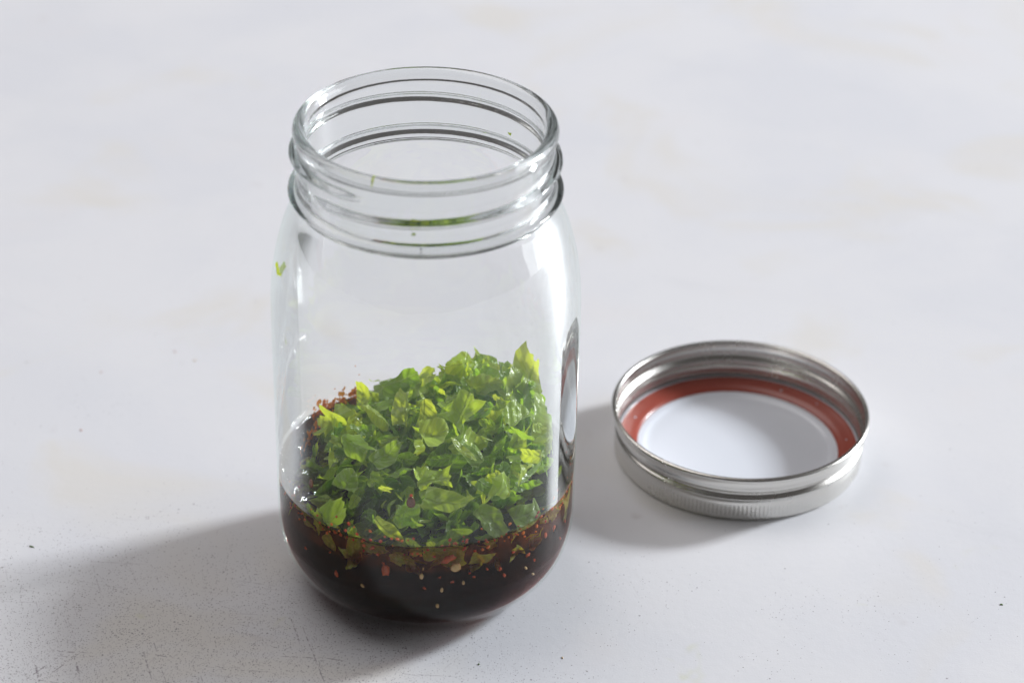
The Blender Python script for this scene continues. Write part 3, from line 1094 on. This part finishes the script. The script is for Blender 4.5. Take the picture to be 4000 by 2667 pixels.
specks = []
for k in range(150):
    a = rng.uniform(-2.9, -.1) if k < 130 else rng.uniform(-.1, .35)
    z = LEVEL + rng.gauss(.3, 1.9)
    s = rng.uniform(.4, 1.3)
    q = in_wall(math.cos(a) * 40, math.sin(a) * 40, z, .2)
    specks.append(blob('chili_speck', q, (q[0], q[1], 0), s * .6, s * .5, .3, rng.choice((M_FLAKE, M_SMEAR)), rng, .5, 1))
merge('chili_grains', specks, 'fine red and orange chili grains scattered along the dressing line on the glass', 'chili grains')
# chili paste smeared on the far wall of the shaded side
SV, SF = [], []
for k in range(230):
    a = R(rng.gauss(156, 12))
    z = rng.triangular(36.5, 45, 39) if k < 222 else rng.uniform(46, 51)
    if z > 44 and rng.random() < .3:
        z -= 4
    s = rng.uniform(.5, 1.9) * (1 if z < 43 else .45)
    if k % 2:
        a = R(rng.uniform(120, 147))
        z = rng.triangular(36.5, 43.5, 38) if k < 222 else z
    rs_ = 46.2 if k % 2 else 40.2
    q = (math.cos(a) * rs_, math.sin(a) * rs_, z)
    v, f, u = leaf(q, (q[0], q[1], rng.gauss(0, 8)), (rng.gauss(0, 1), rng.gauss(0, 1), 1), s * 1.5, s, 'cut', .5, .3, rng, rings=2, add=False, zmin=36, hug=rs_ + .2)
    o_ = len(SV)
    SV += v
    SF += [tuple(i + o_ for i in w) for w in f]
tag(mesh_obj('chili_paste', SV, SF, M_SMEAR), 'orange chili paste smeared on the far inside wall above the low side of the heap', 'chili paste', kind='stuff')

# sauce drops on the inside of the glass
for p, a, b, label in (((-3.1, -40.4, 51.9), 1.35, 2.1, 'brown sauce drop hanging on the front glass over the cupped leaf'),
                       ((-39.6, -25.1, 45.4), 1.0, 1.7, 'dark oval sauce drop on the glass above the dressing on the shaded side')):
    q = in_wall(*p, gap=.05)
    o = blob('sauce_drop', q, (q[0], q[1], 0), 1, 1, .6, M_DROP, rng, .1)
    nv = Vector((q[0], q[1], 0)).normalized()
    # upright oval
    bm = bmesh.new()
    bmesh.ops.create_icosphere(bm, subdivisions=3, radius=1)
    tx = Vector((-nv.y, nv.x, 0))
    for v in bm.verts:
        v.co = (tx * v.co.x * a * (1 - .2 * v.co.z) + Vector((0, 0, 1)) * v.co.z * b + nv * v.co.y * .5) * MM
    bm.to_mesh(o.data)
    bm.free()
    o.data.polygons.foreach_set('use_smooth', [True] * len(o.data.polygons))
    tag(o, label, 'sauce drop', 'sauce drops on the glass')
q = in_wall(-3.0, -40.4, 54.3, .2)
tag(blob('chili_speck', q, (q[0], q[1], 0), .5, .5, .35, M_FLAKE, rng, .1), 'single red chili bead on the front glass above the brown sauce drop', 'chili speck')


# leaf bits stuck to the glass
def wall_bit(ang_deg, r, z, L, W, shape, tone, axis, label):
    a = R(ang_deg)
    nv = Vector((math.cos(a), math.sin(a), 0))
    p = nv * r
    o = leaf((p.x, p.y, z), nv, axis, L, W, shape, tone, .1, rng, name='leaf_bit', rings=3, hug=r + .3)
    tag(o, label, 'leaf bit', 'leaf bits stuck to the glass')
    return o


wall_bit(-160, 46.1, 118.0, 4.6, 5.0, 'cut', .85, (0, 0, 1), 'green leaf chip stuck high on the glass of the shaded side')
wall_bit(-93, 36.0, 146.2, 3.4, 1.7, 'cut', .7, (1, 0, 0), 'green leaf chip stuck inside the threaded neck at the front')
wall_bit(-93, 36.0, 142.6, 2.2, .9, 'cut', .6, (1, 0, 0), 'thin leaf fleck right under the chip inside the neck')
wall_bit(-112, 35.6, 157.4, 2.2, .7, 'strip', .8, (0, 0, 1), 'small upright leaf fleck on the inner edge of the rim')
wall_bit(46, 35.5, 143.5, 2.2, 1.2, 'cut', .6, (1, 0, 0), 'faint leaf fleck inside the far neck toward the metal band')
wall_bit(-105, 40.3, 55.6, 5.6, 2.2, 'cut', .95, (1, 0, 0), 'bright small rectangular leaf chip stuck on the front glass over the heap')
wall_bit(-152, 46.6, 96.5, 2.0, 1.1, 'cut', .4, (0, 0, 1), 'tiny grey-green leaf fleck halfway down the shaded side glass')

# ---------------------------------------------------------------- screw band and lid disc
LX, LY = 106.18, 68.89
band = empty('screw_band', (LX, LY, 0))
tag(band, 'open silver metal screw band lying upside down beside the glass jar', 'jar band')


def band_prof(off):
    """side wall from the table up (band lies upside down), off = inset of the inner skin"""
    pts = [(42.55, .25), (43.0, .75), (43.15, 1.5), (43.15, 3.4), (43.15, 5.6), (43.05, 6.6), (42.95, 7.4), (43.2, 8.2), (43.5, 8.75), (43.25, 9.3), (42.5, 9.9), (42.15, 10.5), (42.5, 11.2), (43.3, 11.9), (43.7, 12.5), (43.6, 13.2), (43.4, 14.2), (43.45, 15.6), (43.7, 16.5)]
    return [(r - off, z) for r, z in catmull(pts, .35)]


NB = 1520
KN = 190


def knurl(phi, z):
    w = min(1, max(0, (z - 1.2) / .7)) * min(1, max(0, (6.4 - z) / .7))
    g = (phi * KN / (2 * math.pi)) % 1
    patch = .35 + .65 * (.5 + .5 * math.sin(phi * 3 + .7))
    return -.34 * w * patch * max(0, math.cos((g - .5) * 2 * math.pi)) ** 2


def ring_mesh(name, prof, mat, parent, na=240, disp=None, closed=False, cx=0, cy_=0):
    V, F = [], []
    for r, z in prof:
        for i in range(na):
            a = 2 * math.pi * i / na
            rr = r + (disp(a, z) if disp else 0)
            V.append((LX + rr * math.cos(a), LY + rr * math.sin(a), z))
    m = len(prof)
    for j in range(m if closed else m - 1):
        j2 = (j + 1) % m
        for i in range(na):
            i2 = (i + 1) % na
            F.append((j * na + i, j * na + i2, j2 * na + i2, j2 * na + i))
    o = mesh_obj(name, V, F, mat, None)
    me = o.data
    c = Vector((LX, LY, 0)) * MM
    for v in me.vertices:
        v.co -= c
    o.parent = parent
    return o


skin = band_prof(0)
inner = band_prof(.38)
ring_mesh('side_wall', skin + list(reversed(inner)), M_METAL, band, NB, knurl, True)
flange = [(42.6, .05), (42.75, .3), (42.2, .62), (36.2, .62), (35.8, .45), (35.8, .2), (36.2, .05)]
ring_mesh('flange', flange, M_METAL, band, 240, None, True)
curl_prof = [(43.8 + .95 * math.cos(t), 16.9 + .95 * math.sin(t)) for t in [2 * math.pi * k / 16 for k in range(16)]]
ring_mesh('rolled_rim', curl_prof, M_METAL, band, 240, None, True)

disc = empty('lid_disc', (LX, LY, .7))
tag(disc, 'flat white enamel lid disc with a red rubber seal lying inside the metal band', 'jar lid')


def disc_part(name, prof, mat, closed=False):
    o = ring_mesh(name, prof, mat, disc, 240, None, closed)
    return o


dz = .75
panel = catmull([(.01, .95), (15, .95), (28, .95), (30.8, .97), (32.0, 1.15), (32.9, 1.6), (34.8, 1.75), (35.5, 1.6), (38, 2.3), (41.3, 3.2), (41.7, 3.95), (42.05, 4.05), (42.2, 3.7), (42.15, 2.0), (42.0, .95), (41.4, .75), (30, .75), (.01, .75)], .5)
o = disc_part('enamel_panel', panel, M_ENAMEL)
seal = catmull([(35.0, 1.72), (35.3, 2.05), (36.0, 2.5), (37.2, 3.0), (39.4, 3.5), (40.9, 3.95), (41.45, 4.0), (41.6, 3.7), (41.2, 3.1), (38.3, 2.2), (35.3, 1.5)], .4)
disc_part('rubber_seal', seal, M_SEAL, True)
for ob in disc.children:
    ob.location.z = -.7 * MM

for k, (a, r, s) in enumerate(((158, 38.2, .45), (62, 38.3, .40), (40, 39.2, .30), (4, 38.4, .28))):
    p = (LX + r * math.cos(R(a)), LY + r * math.sin(R(a)), 3.35)
    o = blob('water_bead', p, (0, 0, 1), s, s, .2, M_ENAMEL, rng, .1)
    tag(o, 'tiny pale bead on the red rubber seal of the lid disc', 'bead', 'beads on the seal')

# ---------------------------------------------------------------- crumbs on the table
CR = [
    ((-129.8, 3.7), .9, .35, M_CRUMB, 'dark green herb crumb alone on the table at the edge of the jar shadow', 'crumb'),
    ((185.3, -17.2), .55, .4, M_CRUMB, 'tiny dark herb crumb on the open table in front of the metal band', 'crumb'),
    ((18.2, -38.6 - 14), .4, .25, M_CRUMB, 'tiny dark herb crumb just in front of the jar base', 'crumb'),
    ((44.1, -48.6), .8, .16, M_SEED, 'pale hair-thin shred on the table in front of the jar', 'crumb'),
    ((-124.5, 72.9), .75, .5, M_FLAKE, 'largest reddish chili speck on the table beside the jar', 'chili speck'),
    ((-98.2, 126.3), .55, .5, M_FLAKE, 'faint reddish speck farther back on the table, first of two close together', 'chili speck'),
    ((-90.2, 120.5), .55, .5, M_SEED, 'faint brown speck farther back on the table, second of two close together', 'chili speck'),
    ((-123.3, 111.1), .5, .45, M_FLAKE, 'faint lone reddish speck on the table behind the largest one', 'chili speck'),
]
for (x, y), a, b, mt, label, cat in CR:
    name = 'herb_crumb' if mt is M_CRUMB else ('table_shred' if b < .2 else 'chili_speck')
    k = 1 if mt is M_CRUMB else .7
    o = blob(name, (x, y, .12), (0, 0, 1), a * k, b * k, .18, M_PALE if mt is M_FLAKE else mt, rng, .4)
    tag(o, label, cat, 'crumbs on the table')
